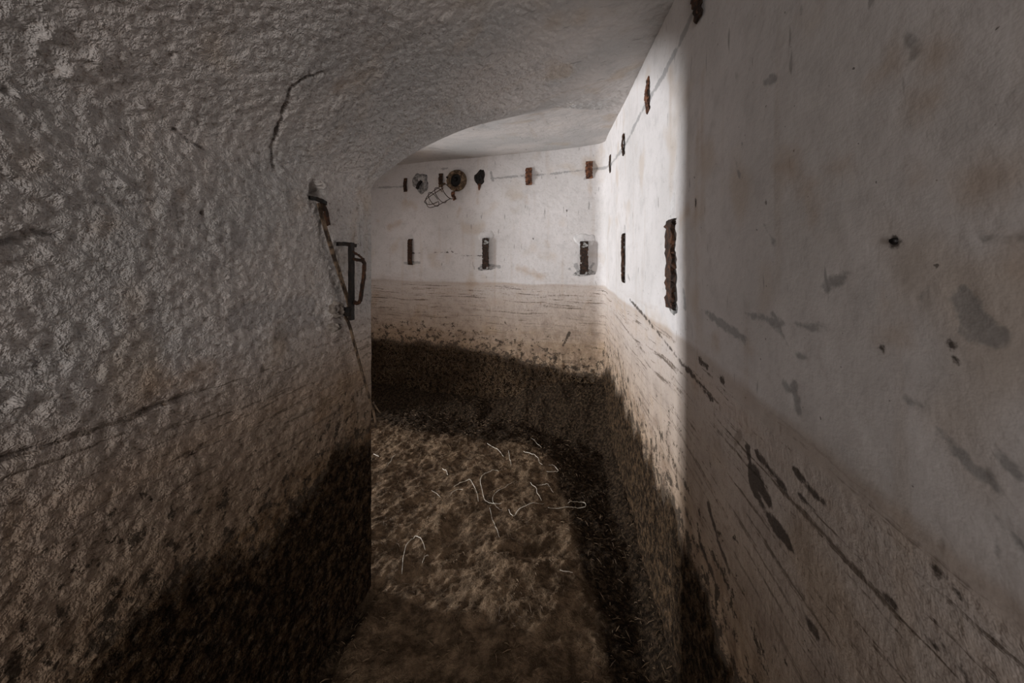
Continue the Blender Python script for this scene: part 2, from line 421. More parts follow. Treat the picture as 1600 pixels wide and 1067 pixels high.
for p in [(885, 109), (960, 110), (930, 112), (891, 91), (870, 168), (957, 182), (900, 205), (826, 160)]:
    darkB = np.minimum(darkB, seg_sdf(UVB, [uvB(*p)], .003))
attB = dict(grey=greyB, ochre=np.full_like(greyB, .3), dark=darkB, mud=PB[..., 2] - .5, **drift(PB, UVB, .12 + 0 * greyB))
def sl(P, N, UV, att, a, b, flip): return dict(P=P[:, a:b], N=N[:, a:b], UV=UV[:, a:b], attrs={k: v[:, a:b] for k, v in att.items()}, flip=flip)
def orient(P, N):   # True when the grid must be flipped for faces to look along N
    i, j = P.shape[0] // 2, P.shape[1] // 3
    fn = np.cross(P[i + 1, j] - P[i, j], P[i, j + 1] - P[i, j]); return fn @ N[i, j] < 0
fA = orient(PA2[:, :SPRING], NA2[:, :SPRING]); fB = orient(PB2[:, :SPRING], NB2[:, :SPRING])
CUT = SPRING + int(.62 / STEP)      # the rough plaster of the left wall runs up over the haunch of the vault
np_mesh('wall_left', [sl(PA2, NA2, UVA, attA, 0, CUT + 1, fA)], M['plaster_left'], 'structure')
np_mesh('wall_passage', [sl(PB2, NB2, UVB, attB, 0, SPRING + 1, fB)], M['plaster_right'], 'structure')
np_mesh('ceiling', [sl(PA2, NA2, UVA, attA, CUT, len(profA), fA), sl(PB2, NB2, UVB, attB, SPRING, len(profB), fB)], M['plaster_left'], 'structure')

# ------------------------------------------------------------------ right wall + back wall, one swept path
def wall_path():
    pts = [np.array(p, float) for p in [(.3625 - .1158 * 3, -3), (.720, 3.09), (-.45, 3.50), (-1.55, 3.93), (-5.1, 4.25)]]
    cut = [0, .085, .05, .1, 0]; out = [pts[0]]
    for k in range(1, len(pts) - 1):
        p, a, b = pts[k], pts[k - 1], pts[k + 1]; c = cut[k]
        p0 = p + (a - p) / np.linalg.norm(a - p) * c; p1 = p + (b - p) / np.linalg.norm(b - p) * c
        for t in np.linspace(0, 1, 14): out.append((1 - t) ** 2 * p0 + 2 * t * (1 - t) * p + t * t * p1)
    out.append(pts[-1]); return np.array(out)
PATH = wall_path()
PU = np.concatenate([[0], np.cumsum(np.hypot(*np.diff(PATH, axis=0).T))])
UK1 = math.hypot(.72 - PATH[0, 0], 3.09 + 3); UK2 = UK1 + math.hypot(1.17, .41)
uu = np.concatenate([np.linspace(0, 3.15, 50)[:-1], np.arange(3.15, UK1 + 2.7, .0075), np.linspace(UK1 + 2.8, PU[-1], 50)])
vv = np.arange(-.12, 2.24, .0075)
def on_path(u): return np.stack([np.interp(u, PU, PATH[:, 0]), np.interp(u, PU, PATH[:, 1])], -1)
PW = np.zeros((len(uu), len(vv), 3)); PW[..., :2] = on_path(uu)[:, None, :]; PW[..., 2] = vv[None, :]
UVW = np.stack([uu[:, None] + 0 * vv[None, :], vv[None, :] + 0 * uu[:, None]], -1)
NW = grid_normals(PW)
if NW[100, 100, 0] > 0: NW = -NW
pixW = project(PW); visW = np.where((PW[..., 1] < .15) | (PW[..., 0] < -1.6), 1e9, 0)
def uvW(px, py):
    dist = (pixW[..., 0] - px) ** 2 + (pixW[..., 1] - py) ** 2 + visW
    return UVW[np.unravel_index(np.argmin(dist), dist.shape)]
def plW(pts): return [uvW(*p) for p in pts]
midW = fbm(PW, 12, 3, 61); fineW = fbm(PW, 40, 3, 62)
dispW = .005 * fbm(PW, 1.6, 2, 63) + .0007 * fbm(PW, 20, 3, 64)
onback = sstep(UK1 - .1, UK1 + .1, uu)[:, None]
dispW = dispW + onback * (.0012 * fbm(PW, 30, 3, 65))
lowm = sstep(.55, .40, PW[..., 2] + .04 * midW)
dispW = dispW + lowm * (.010 + .008 * fbm(PW, 15, 4, 66, .65))
greyW = np.full(PW.shape[:2], .2); ochW = np.full(PW.shape[:2], .3); darkW = np.full(PW.shape[:2], .2)
GREY = [([(1418, 63), (1425, 85)], .006), ([(1197, 130), (1211, 124)], .003), ([(1150, 250), (1156, 280)], .004), ([(1160, 225)], .003),
        ([(1197, 350), (1210, 376)], .0045), ([(1338, 405), (1326, 425)], .003), ([(1324, 425), (1310, 438), (1288, 446)], .0062),
        ([(1492, 475), (1515, 470), (1522, 492), (1555, 520)], .0105), ([(1510, 500), (1550, 522)], .012), ([(1540, 375), (1600, 365)], .003), ([(1440, 472), (1448, 452)], .003), ([(1445, 478)], .003),
        ([(1095, 485), (1120, 500), (1165, 528)], .007), ([(1165, 490), (1215, 504), (1255, 506), (1290, 512)], .0035), ([(1212, 488), (1235, 540), (1250, 556)], .0035), ([(1243, 552), (1256, 558)], .005),
        ([(1230, 602), (1243, 608), (1246, 640)], .006), ([(1420, 622), (1442, 632)], .006), ([(1128, 640), (1131, 660)], .005),
        ([(1458, 672), (1478, 690), (1500, 712)], .006), ([(1500, 712), (1518, 735), (1548, 768)], .007), ([(1538, 745)], .006), ([(1560, 810), (1600, 868)], .004), ([(1468, 842), (1465, 890)], .004), ([(1550, 835), (1556, 862)], .003),
        ([(1295, 580), (1310, 595)], .002), ([(1152, 690), (1160, 675)], .006), ([(1550, 690), (1588, 745)], .003),
        # back wall, around the feet of the brackets
        ([(632, 411), (655, 410)], .012), ([(752, 414), (772, 414), (780, 418)], .014), ([(900, 414), (903, 420)], .018), ([(922, 418), (927, 412)], .010), ([(890, 420)], .008),
        ([(981, 430), (983, 438)], .008), ([(1068, 455), (1070, 480)], .010), ([(1026, 420)], .006), ([(1005, 455)], .006),
        ([(924, 270), (914, 279)], .010), ([(768, 270), (770, 281)], .012), ([(690, 264), (700, 262)], .012),
        # scar of the old conduit
        ([(582, 294), (634, 291)], .008), ([(768, 279), (860, 272), (935, 263), (955, 256)], .010), ([(955, 257), (972, 235), (1000, 180), (1030, 127), (1062, 66), (1086, 4)], .013)]
for pts, r in GREY:
    greyW = np.minimum(greyW, seg_sdf(UVW, plW(pts), r * .8) + .007 * midW + .004 * fineW)
for pts, r in [([(1225, 262), (1240, 250)], .022), ([(1222, 278)], .012), ([(1262, 305), (1275, 330)], .02), ([(1308, 265), (1318, 258)], .010), ([(1431, 278), (1432, 285)], .006), ([(1455, 95), (1468, 82)], .014), ([(1450, 160), (1462, 150)], .016),
               ([(1382, 455), (1385, 470)], .007), ([(1385, 518), (1400, 520)], .006), ([(1330, 690), (1328, 700)], .006), ([(1170, 545), (1177, 552)], .010), ([(1120, 540)], .016), ([(1375, 120), (1395, 100)], .012), ([(1585, 378)], .008), ([(1540, 270)], .02),
               ([(810, 420), (845, 432)], .028), ([(608, 355), (625, 348)], .03), ([(590, 345)], .02), ([(1075, 330), (1065, 345)], .014), ([(1088, 440), (1089, 500)], .006), ([(1088, 190), (1088, 330), (1089, 440), (1088, 620)], .004), ([(1096, 120), (1097, 240)], .003),
               ([(634, 300), (634, 315)], .006), ([(689, 294), (690, 303)], .012), ([(748, 296), (746, 318)], .006), ([(824, 292), (823, 318)], .005), ([(921, 280), (923, 312)], .005), ([(956, 275), (956, 300)], .005), ([(976, 245), (977, 270)], .005), ([(855, 365), (855, 385)], .004), ([(718, 325), (715, 340)], .008)]:
    ochW = np.minimum(ochW, seg_sdf(UVW, plW(pts), r))
for pts, r in [([(1404, 376)], .004), ([(1215, 467)], .0018), ([(1201, 319)], .0018), ([(1380, 546)], .0015), ([(1486, 545)], .003), ([(1502, 568)], .002), ([(833, 373)], .006), ([(1088, 320), (1087, 312)], .004), ([(1050, 312)], .004), ([(885, 328), (886, 338)], .005), ([(705, 330)], .005),
               ([(1170, 700), (1178, 755), (1195, 790), (1215, 830), (1240, 862)], .008), ([(1185, 705), (1208, 735), (1232, 768)], .004), ([(1252, 775), (1280, 800)], .003), ([(1180, 735), (1200, 780)], .018), ([(1215, 820), (1238, 850)], .012),
               ([(985, 468), (1010, 495), (1040, 535), (1065, 568), (1085, 590), (1115, 625)], .004), ([(1075, 578), (1112, 620)], .010), ([(1092, 560), (1132, 598)], .003), ([(1250, 740), (1275, 770), (1290, 790)], .0035), ([(1265, 975), (1272, 985)], .004), ([(1470, 1010), (1510, 1060)], .003), ([(1450, 1000), (1463, 1015)], .003), ([(1460, 890), (1500, 925)], .0015), ([(1380, 930), (1400, 950)], .0025),
               ([(705, 393), (718, 400), (755, 399)], .0016), ([(640, 396), (700, 394)], .0012), ([(870, 560), (840, 540)], .004), ([(785, 535), (775, 530)], .012), ([(890, 520), (880, 540)], .012), ([(965, 545), (970, 580), (975, 610)], .010), ([(1110, 790), (1120, 830), (1140, 890)], .012), ([(1095, 850), (1115, 900)], .012)]:
    darkW = np.minimum(darkW, seg_sdf(UVW, plW(pts), r * .7) + .006 * midW + .004 * fineW)
dispW -= .0006 * sstep(.002, -.003, greyW)
PW2 = PW + NW * dispW[..., None]
NW2 = grid_normals(PW2)
if (NW2 * NW).sum() < 0: NW2 = -NW2
mudline = np.interp(uu, [0, 3.3, 4.2, 4.6, 5.2, UK1 - .25, UK1, UK1 + .15, UK1 + .6, UK2, UK2 + .6, 20], [.42, .40, .50, .48, .50, .46, .36, .33, .40, .47, .47, .5])
mudW = PW[..., 2] - mudline[:, None] + (.03 + .05 * (1 - onback)) * fbm(PW * np.array([1, 1, .5]), 5, 3, 60)
attW = dict(grey=greyW, ochre=ochW, dark=darkW, mud=mudW, **drift(PW, UVW, np.clip(.22 + .22 * onback + .4 * (PW[..., 2] < 1), .2, 1) + 0 * greyW))
kS = int(np.argmin(abs(uu - UK1))) + 1
def slW(a, b): return dict(P=PW2[a:b], N=NW2[a:b], UV=UVW[a:b], attrs={k: v[a:b] for k, v in attW.items()}, flip=fW)
fW = orient(PW2[100:], NW2[100:])
np_mesh('wall_right', [slW(0, kS + 1)], M['plaster_right'], 'structure')
np_mesh('wall_back', [slW(kS, len(uu))], M['plaster_right'], 'structure')
def wall_frame(u, lift=0.0):
    p = on_path(np.array([u]))[0]; q = on_path(np.array([u + .02]))[0]; t = (q - p) / np.linalg.norm(q - p)
    n = np.array([-t[1], t[0]])
    i = int(np.argmin(abs(uu - u)))
    if n @ NW[i, 50, :2] < 0: n = -n
    return Vector((p[0], p[1], 0)), Vector((t[0], t[1], 0)), Vector((n[0], n[1], 0))

# ------------------------------------------------------------------ floor
gx = np.concatenate([np.linspace(-5.2, -1.7, 40)[:-1], np.arange(-1.7, .95, .0085), [1.1, 1.3]])
gy = np.concatenate([np.linspace(-3.2, .45, 60)[:-1], np.arange(.45, 4.05, .0085), [4.3, 4.6]])
FX, FY = np.meshgrid(gx, gy, indexing='ij')
P0 = np.stack([FX, FY, 0 * FX], -1)
xr = .3625 + .1158 * FY; xl = XL0 + SL * FY
e = (FX + .05) * .70 + (FY - 3.17) * .714            # towards the far right corner
FZ = .020 * fbm(P0, 2.4, 3, 81) + .014 * fbm(P0, 8, 4, 82, .62) + .009 * np.abs(fbm(P0, 24, 3, 83)) + .003 * fbm(P0, 60, 2, 84)
mid = np.exp(-(((FX - (.02 + .05 * FY)) / .34) ** 2)) * sstep(3.4, 2.2, FY)
FZ += .035 * mid - .02
FZ += .22 * sstep(-.02, .40, e + .03 * fbm(P0, 5, 2, 85)) * sstep(-.6, .1, FX)
FZ += .05 * sstep(.10, 0, xr - FX)
yb = np.where(FX > -.45, 3.50 - .35 * (FX + .45), 3.50 - .391 * (FX + .45))
FZ += .07 * sstep(.30, 0, yb - FY + .04 * fbm(P0, 4, 2, 86))
FZ -= .02 * np.exp(-((FX - xl - .03) / .02) ** 2) * (FY < 1.6)
# edge of a low clod and a few footprints
for (x0, y0, a, b, dep) in [(.10, 1.72, .10, .05, .03), (-.02, 2.1, .07, .12, .022), (-.28, 1.9, .06, .10, .018), (.2, 2.45, .12, .08, -.025), (-.2, 2.35, .15, .1, -.02)]:
    FZ -= dep * np.exp(-((FX - x0) / a) ** 2 - ((FY - y0) / b) ** 2)
wet = .85 * sstep(.13 + .17 * FY, -.05 + .14 * FY, xr - FX) + .75 * sstep(.95, .40, yb - FY) + .9 * sstep(-.10, .05, e) + .45 * sstep(.15, .02, FX - xl) * (FY < 1.55) - .28 * mid + .12
wet = wet + .25 * sstep(1.4, .9, FY) * sstep(.3, .1, xr - FX)
PF = np.stack([FX, FY, FZ], -1); NF = grid_normals(PF)
if NF[50, 50, 2] < 0: NF = -NF
np_mesh('floor', [dict(P=PF, N=NF, UV=np.stack([FX, FY], -1), attrs=dict(wet=wet), flip=orient(PF, NF))], M['floor'], 'structure')
def floor_z(x, y):
    i = int(np.clip(np.searchsorted(gx, x), 1, len(gx) - 1)); j = int(np.clip(np.searchsorted(gy, y), 1, len(gy) - 1))
    return float(FZ[i - 1:i + 1, j - 1:j + 1].max())
def floor_at(px, py):
    z = 0
    for _ in range(6):
        Y = F_PX * (HC - z) / (py - CY); X = (px - CX) / F_PX * Y; z = floor_z(X, Y)
    return Vector((X, Y, z))

# ------------------------------------------------------------------ walls out of sight: passage doorway, outer wall, rear wall
def plain(name, a, b):
    T = NT(name); pos = T.node('ShaderNodeNewGeometry', out=0)
    n = T.noise(pos, 6, 5, .6); return T.done(T.mix(n, a, b), .9, T.bump(T.noise(pos, 40, 4, .6), .5, .006))
M['hidden'] = plain('limewash_plain', (.50, .47, .45), (.62, .60, .58))
def wall_with_arch(name, p0, p1, thick, top, opening, spring, rise):
    """wall from p0 to p1 with an arched opening between distances opening[0] and opening[1]"""
    p0 = Vector((*p0, 0)); p1 = Vector((*p1, 0)); t = (p1 - p0).normalized(); L = (p1 - p0).length; n = Vector((-t.y, t.x, 0))
    a, b = opening; seg = 24
    low = []                                   # outline of underside
    arcp = [(a + (b - a) * (0.5 - .5 * math.cos(math.pi * k / seg)), spring + rise * math.sin(math.pi * k / seg)) for k in range(seg + 1)]
    outl = [(0, -.15), (a, -.15)] + arcp + [(b, -.15), (L, -.15), (L, top), (0, top)]
    import mathutils.geometry as g
    tri = g.tessellate_polygon([[Vector((x, y, 0)) for x, y in outl]])
    N = len(outl); V = []
    for off in (0, thick):
        for x, y in outl: V.append(p0 + t * x + n * off + Vector((0, 0, y)))
    Fc = [tuple(f) for f in tri] + [tuple(i + N for i in reversed(f)) for f in tri]
    for k in range(N): Fc.append((k, (k + 1) % N, (k + 1) % N + N, k + N))
    o = mesh_obj(name, V, Fc, M['hidden']); o['kind'] = 'structure'; return o
wall_with_arch('wall_doorway', (-1.95, 1.80), (-1.95, 4.05), .18, 2.3, (.06, 1.46), 1.42, .40)
wall_with_arch('wall_outer', (-4.85, 2.2), (-4.85, 4.5), .25, 2.4, (.60, 1.24), 1.30, .15)
wall_with_arch('wall_rear', (-1.75, -2.95), (.35, -2.95), -.25, 2.4, (.55, 1.45), 1.85, .2)

# ------------------------------------------------------------------ mesh builders for small things
def sweep(pts, wdt, thk, side, jitter=0.0, seed=0, div=1, taper=None):
    """flat bar along pts; side = direction of its width"""
    rnd = random.Random(seed); P = [Vector(p) for p in pts]; Q = []
    for a, b in zip(P[:-1], P[1:]):
        for k in range(div): Q.append(a.lerp(b, k / div))
    Q.append(P[-1]); V = []; Fc = []
    for i, p in enumerate(Q):
        t = (Q[min(i + 1, len(Q) - 1)] - Q[max(i - 1, 0)]).normalized()
        s = Vector(side); s = (s - t * s.dot(t)).normalized(); n = t.cross(s)
        f = taper(i / (len(Q) - 1)) if taper else 1
        for k, (a, b) in enumerate(((-1, -1), (0, -1), (1, -1), (1, 1), (0, 1), (-1, 1))):
            j = 1 + rnd.uniform(-jitter, jitter)
            V.append(p + s * (a * wdt / 2 * f * j) + n * (b * thk / 2 * (1 + rnd.uniform(-jitter, jitter))) + t * rnd.uniform(-jitter, jitter) * wdt * .25)
    for i in range(len(Q) - 1):
        for k in range(6): Fc.append((i * 6 + k, i * 6 + (k + 1) % 6, (i + 1) * 6 + (k + 1) % 6, (i + 1) * 6 + k))
    Fc.append(tuple(reversed(range(6)))); Fc.append(tuple(range(len(V) - 6, len(V))))
    return V, Fc
def tube(pts, r, n=6, closed=False, taper=None):
    P = [Vector(p) for p in pts]; V = []; Fc = []; m = len(P)
    for i, p in enumerate(P):
        t = (P[(i + 1) % m if closed else min(i + 1, m - 1)] - P[(i - 1) % m if closed else max(i - 1, 0)]).normalized()
        s = t.orthogonal() if i == 0 else (s0 - t * s0.dot(t))
        s.normalize(); s0 = s; b = t.cross(s); rr = r * (taper(i / (m - 1)) if taper else 1)
        for k in range(n): a = 2 * math.pi * k / n; V.append(p + (s * math.cos(a) + b * math.sin(a)) * rr)
    for i in range(m if closed else m - 1):
        i2 = (i + 1) % m
        for k in range(n): Fc.append((i * n + k, i * n + (k + 1) % n, i2 * n + (k + 1) % n, i2 * n + k))
    if not closed: Fc.append(tuple(reversed(range(n)))); Fc.append(tuple(range(len(V) - n, len(V))))
    return V, Fc
def smooth_line(pts, n=6):
    P = [Vector(p) for p in pts]; out = []
    for i in range(len(P) - 1):
        a, b, c, d = P[max(i - 1, 0)], P[i], P[i + 1], P[min(i + 2, len(P) - 1)]
        for k in range(n):
            t = k / n
            out.append(.5 * ((2 * b) + (c - a) * t + (2 * a - 5 * b + 4 * c - d) * t * t + (3 * b - a - 3 * c + d) * t ** 3))
    out.append(P[-1]); return out
def lathe(profile, axis_o, ax, seg=36, jitter=0, seed=0, closed=False):
    """profile (r, h) turned about axis ax at axis_o"""
    ax = Vector(ax).normalized(); s = ax.orthogonal().normalized(); b = ax.cross(s); V = []; Fc = []; rnd = random.Random(seed)
    m = len(profile)
    for i in range(seg):
        a = 2 * math.pi * i / seg; jr = 1 + rnd.uniform(-jitter, jitter)
        for r, h in profile: V.append(Vector(axis_o) + (s * math.cos(a) + b * math.sin(a)) * r * jr + ax * h * (1 + rnd.uniform(-jitter, jitter)))
    for i in range(seg):
        j = (i + 1) % seg
        for k in range(m - 1): Fc.append((i * m + k, j * m + k, j * m + k + 1, i * m + k + 1))
    return V, Fc
def lump(center, nrm, ra, rb, hgt, up, seed, ring=9, seg=26, hole=None):
    """irregular low mound on a surface"""
    nrm = Vector(nrm).normalized(); up = Vector(up); up = (up - nrm * up.dot(nrm)).normalized(); sd = nrm.cross(up); rnd = random.Random(seed)
    V = []; Fc = []; ph = [rnd.uniform(0, 6.28) for _ in range(5)]
    for i in range(ring + 1):
        f = i / ring
        for k in range(seg):
            a = 2 * math.pi * k / seg
            rad = 1 + .12 * math.sin(2 * a + ph[0]) + .10 * math.sin(3 * a + ph[1]) + .07 * math.sin(5 * a + ph[2]) + .05 * math.sin(9 * a + ph[3])
            z = hgt * (1 - f ** 2.2) * (1 + rnd.uniform(-.3, .3))
            if hole: z = hgt * math.exp(-((f - hole) / .22) ** 2) * (1 + rnd.uniform(-.45, .45))
            if i == ring: z = -.004
            V.append(Vector(center) + sd * (math.cos(a) * ra * rad * f) + up * (math.sin(a) * rb * rad * f) + nrm * z)
    for i in range(ring):
        for k in range(seg):
            j = (k + 1) % seg; Fc.append((i * seg + k, (i + 1) * seg + k, (i + 1) * seg + j, i * seg + j))
    return V, Fc
def local(o, V): return [v - o for v in V]

# ------------------------------------------------------------------ iron brackets, lower row
UP = Vector((0, 0, 1))
def bracket(px, ptop, pbot, width, stand, label, seed, mat='rust_paint'):
    u, zt = uvW(px, ptop); _, zb = uvW(px, pbot)
    p, t, n = wall_frame(u); root = empty('wall_bracket', p + UP * zb)
    tag(root, label, 'bracket', 'strap brackets in the lower row')
    o = root.location; fs = 1.0 if px < 950 else .45
    pts = [p + n * -.02 + UP * (zt - .004), p + n * (stand * .7) + UP * (zt - .002), p + n * stand + UP * (zt - .018), p + n * stand + UP * ((zt * 2 + zb) / 3), p + n * (stand * 1.05) + UP * ((zt + 2 * zb) / 3), p + n * stand + UP * (zb + .02), p + n * (stand * .6) + UP * (zb + .003), p + n * -.02 + UP * zb]
    V, Fc = sweep(pts, width, .011, t, .14 if px < 950 else .34, seed, 7)
    mesh_obj('strap', local(o, V), Fc, M[mat], root)
    V, Fc = lump(p + UP * (zt + .014), n, width * 1.25 * fs, width * 1.0, .007, UP, seed + 5)
    c = mesh_obj('plaster_collar', local(o, V), Fc, M['mortar_white'], root, True); c['label'] = 'ring of cracked white plaster around the upper end'
    V, Fc = lump(p + UP * (zb + .010), n, width * 1.5 * fs, width * .5, .007, UP, seed + 9)
    c = mesh_obj('mortar_foot', local(o, V), Fc, M['mortar'], root, True); c['label'] = 'broken grey mortar around the lower end'
    return root
bracket(642, 374, 413, .042, .020, 'narrow black strap bracket on the back wall nearest the left wall corner', 1, 'rust')
bracket(760, 372, 420, .056, .022, 'rusted strap bracket with pale paint patch right of the round lamp on the back wall', 2)
bracket(913, 378, 428, .062, .022, 'wide rusted strap bracket on the back wall beside the far right corner', 3)
bracket(976, 366, 440, .036, .010, 'thin strap bracket seen edge-on on the bright right wall, farther of two', 4, 'rust')
bracket(1052, 345, 482, .070, .010, 'large flaking rust strap bracket on the right wall where the shade begins', 5, 'rust')

# ------------------------------------------------------------------ conduit clips, upper row
def clip(px, ptop, pbot, width, stand, label, seed, mat='rust_bright'):
    u, zt = uvW(px, ptop); _, zb = uvW(px, pbot)
    p, t, n = wall_frame(u); root = empty('conduit_clip', p + UP * zb); o = root.location
    tag(root, label, 'clip', 'conduit clips in the upper row'); H = zt - zb
    pts = [p + n * .004 + UP * zb, p + n * .007 + UP * (zb + H * .25), p + n * (stand * .55) + UP * (zb + H * .32), p + n * (stand * .7) + UP * (zb + H * .5), p + n * (stand * .55) + UP * (zb + H * .68), p + n * .007 + UP * (zb + H * .75), p + n * .004 + UP * zt]
    V, Fc = sweep(pts, width, .006, t, .2 if px < 950 else .38, seed, 4)
    mesh_obj('saddle', local(o, V), Fc, M[mat], root)
    for q in (.12, .88):
        V, Fc = lathe([(0, .012), (.006, .011), (.009, .006), (.009, -.004)], p + UP * (zb + H * q), n, 10)
        mesh_obj('screw', local(o, V), Fc, M['rust'], root, True)
    return root
clip(634, 279, 300, .034, .018, 'small rusty conduit clip on the back wall, leftmost of the upper row', 11, 'rust')
clip(689, 272, 292, .040, .018, 'rusty conduit clip half hidden left of the round lamp', 12, 'rust')
clip(827, 262, 289, .052, .024, 'orange rusted conduit clip on the back wall midway between lamp and corner', 13)
clip(921, 252, 279, .052, .024, 'rusty conduit clip on the back wall just left of the far right corner', 14)
clip(954, 242, 270, .034, .014, 'thin conduit clip on the right wall nearest the far corner', 15, 'rust')
clip(975, 210, 242, .036, .016, 'dark flaking conduit clip, second from the corner on the right wall', 16, 'rust')
clip(1014, 122, 176, .040, .018, 'ragged rusty conduit clip with pale flecks, third from the corner on the right wall', 17)
clip(1094, -62, 27, .044, .022, 'dark rusty conduit clip at the top edge of the shaded right wall', 18, 'rust')

# ------------------------------------------------------------------ round bulkhead lamp with open wire guard
u, zc = uvW(715, 282); p, t, n = wall_frame(u)
if t.x < 0: t = -t                      # t points to the right in the picture
lc = p + UP * zc
lamp = empty('bulkhead_lamp', lc); tag(lamp, 'round rusty bulkhead lamp with black empty socket and swung-open wire guard', 'lamp'); o = lamp.location
V, Fc = lathe([(.092, -.01), (.094, .020), (.090, .036), (.080, .044), (.070, .040), (.064, .046), (.058, .042), (.056, .020)], lc, n, 40, .018, 3)
mesh_obj('flange_ring', local(o, V), Fc, M['lamp_ring'], lamp, True)
V, Fc = lathe([(.060, .040), (.057, .012), (.040, .010), (.0, .010)], lc, n, 32)
mesh_obj('socket_well', local(o, V), Fc, M['lamp_inside'], lamp, True)
V, Fc = lathe([(.0, .028), (.012, .026), (.018, .020), (.020, .008)], lc + t * -.012 + UP * .012, n, 16)
mesh_obj('bulb_holder', local(o, V), Fc, M['lamp_inside'], lamp, True)
for a in (40, 160, 280):
    q = lc + (t * math.cos(R(a)) + UP * math.sin(R(a))) * .083
    V, Fc = lathe([(0, .054), (.007, .053), (.009, .046), (.009, .03)], q, n, 10)
    mesh_obj('screw', local(o, V), Fc, M['rust'], lamp, True)
# guard: hoops and bars of wire, hinged on the lower left of the ring
PXM = 3.5 / F_PX
def img(px, py, lift): return lc + t * ((px - 715) * PXM / max(t.x, .5) * t.x ** 0) + UP * ((282 - py) * PXM) + n * lift
A0 = img(704.5, 298.5, .055); AX = (img(670, 317, .075) - A0); LEN = AX.length; AX.normalize()
SD = (img(712.5, 306.5, .055) - img(697, 289.5, .055)).normalized(); SD = (SD - AX * SD.dot(AX)).normalized(); DP = AX.cross(SD)
RG = .078
guard = empty('wire_guard', (0, 0, 0)); guard.parent = lamp
def gtube(name, pts, r, closed=False):
    V, Fc = tube(pts, r, 6, closed); return mesh_obj(name, local(o, V), Fc, M['rust'], guard, True)
def hoop(f, rad, r=.0028):
    return gtube('hoop', [A0 + AX * (LEN * f) + (SD * math.cos(a) + (DP + AX * .10) * math.sin(a)) * rad for a in np.linspace(0, 2 * math.pi, 25)[:-1]], r, True)
hoop(.02, RG, .0035); hoop(.34, RG * .98); hoop(.66, RG * .90)
for ang in (8, 98):
    dv = SD * math.cos(R(ang)) + DP * math.sin(R(ang)); pts = []
    for a in np.linspace(0, math.pi, 25):
        c, s_ = math.cos(a), math.sin(a)
        pts.append(A0 + dv * (RG * (abs(c) ** .5) * (1 if c > 0 else -1)) + AX * (LEN * s_ ** .75))
    gtube('bar', pts, .0030)
V, Fc = sweep([img(712, 300, .045), img(713, 306, .058), img(716, 313, .056)], .030, .012, t, .15, 8, 4)
mesh_obj('hinge_tab', local(o, V), Fc, M['rust_bright'], lamp)
V, Fc = sweep([img(699, 286, .04), img(694, 289, .06), img(690, 291, .06)], .016, .010, UP, .15, 9, 3)
mesh_obj('clasp', local(o, V), Fc, M['lamp_ring'], lamp)

# broken fitting left of the lamp, and the torn-out junction box right of it
u, zc = uvW(657, 285); p, t, n = wall_frame(u); c0 = p + UP * zc
ft = empty('broken_wall_fitting', c0); tag(ft, 'shattered ring of mortar with a dark iron stub, left of the round lamp', 'fitting'); o = ft.location
V, Fc = lump(c0, n, .085, .095, .020, UP, 31, 10, 34, hole=.7); mesh_obj('mortar_ring', local(o, V), Fc, M['mortar'], ft, True)
V, Fc = lump(c0 + UP * .03 + t * (-.02 if t.x > 0 else .02) * -1, n, .045, .035, .022, UP, 32); mesh_obj('plaster_blob', local(o, V), Fc, M['mortar_white'], ft, True)
tr = t if t.x > 0 else -t
V, Fc = sweep([c0 + tr * -.028 + UP * -.055 + n * .018, c0 + tr * .0 + UP * -.02 + n * .034, c0 + tr * .024 + UP * .014 + n * .022], .024, .016, tr, .2, 33, 4)
mesh_obj('iron_stub', local(o, V), Fc, M['dark_iron'], ft)
u, zc = uvW(750, 277); p, t, n = wall_frame(u); c0 = p + UP * zc; tr = t if t.x > 0 else -t
jb = empty('junction_box_remnant', c0); tag(jb, 'dark torn-out junction box remnant on the back wall right of the lamp', 'junction box'); o = jb.location
V, Fc = lump(c0, n, .050, .078, .018, UP, 41, 8, 22); mesh_obj('box_rim', local(o, V), Fc, M['dark_iron'], jb)
V, Fc = lathe([(.020, .016), (.018, .024), (.012, .024), (.011, .019), (0, .019)], c0 + tr * .008, n, 12, .1, 2); mesh_obj('cable_hole', local(o, V), Fc, M['lamp_inside'], jb)
V, Fc = sweep([c0 + UP * -.055 + n * .010, c0 + UP * -.085 + n * .008 + tr * -.004, c0 + UP * -.11 + n * .004 + tr * -.006], .030, .005, tr, .25, 43, 3, lambda f: 1 - .75 * f)
mesh_obj('rust_tongue', local(o, V), Fc, M['rust_bright'], jb)

# small bolt hole with a rusted plug on the shaded right wall
u, zc = uvW(1404, 375); p, t, n = wall_frame(u); c0 = p + UP * zc
V, Fc = lathe([(0, .004), (.0025, .005), (.0038, .003), (.0042, -.004)], c0, n, 12, .12, 4)
ob = mesh_obj('bolt_stub', local(c0, V), Fc, M['lamp_inside'], None, True); ob.location = c0
tag(ob, 'tiny black bolt stub in the plain shaded right wall', 'bolt')

# ------------------------------------------------------------------ ironwork on the left wall
def LW(px, py, lift):
    """point standing off the left wall plane by lift, seen at the pixel"""
    # ray (X,Y,Z) = Y*((px-CX)/F, 1, ...) ; (X - XL0 - SL*Y)/NL = lift
    k = (px - CX) / F_PX; Y = (XL0 + lift * NL) / (k - SL); return Vector((k * Y, Y, HC + (CY - py) / F_PX * Y))
N1 = Vector((n1[0], n1[1], 0)); T1 = Vector((t1[0], t1[1], 0))
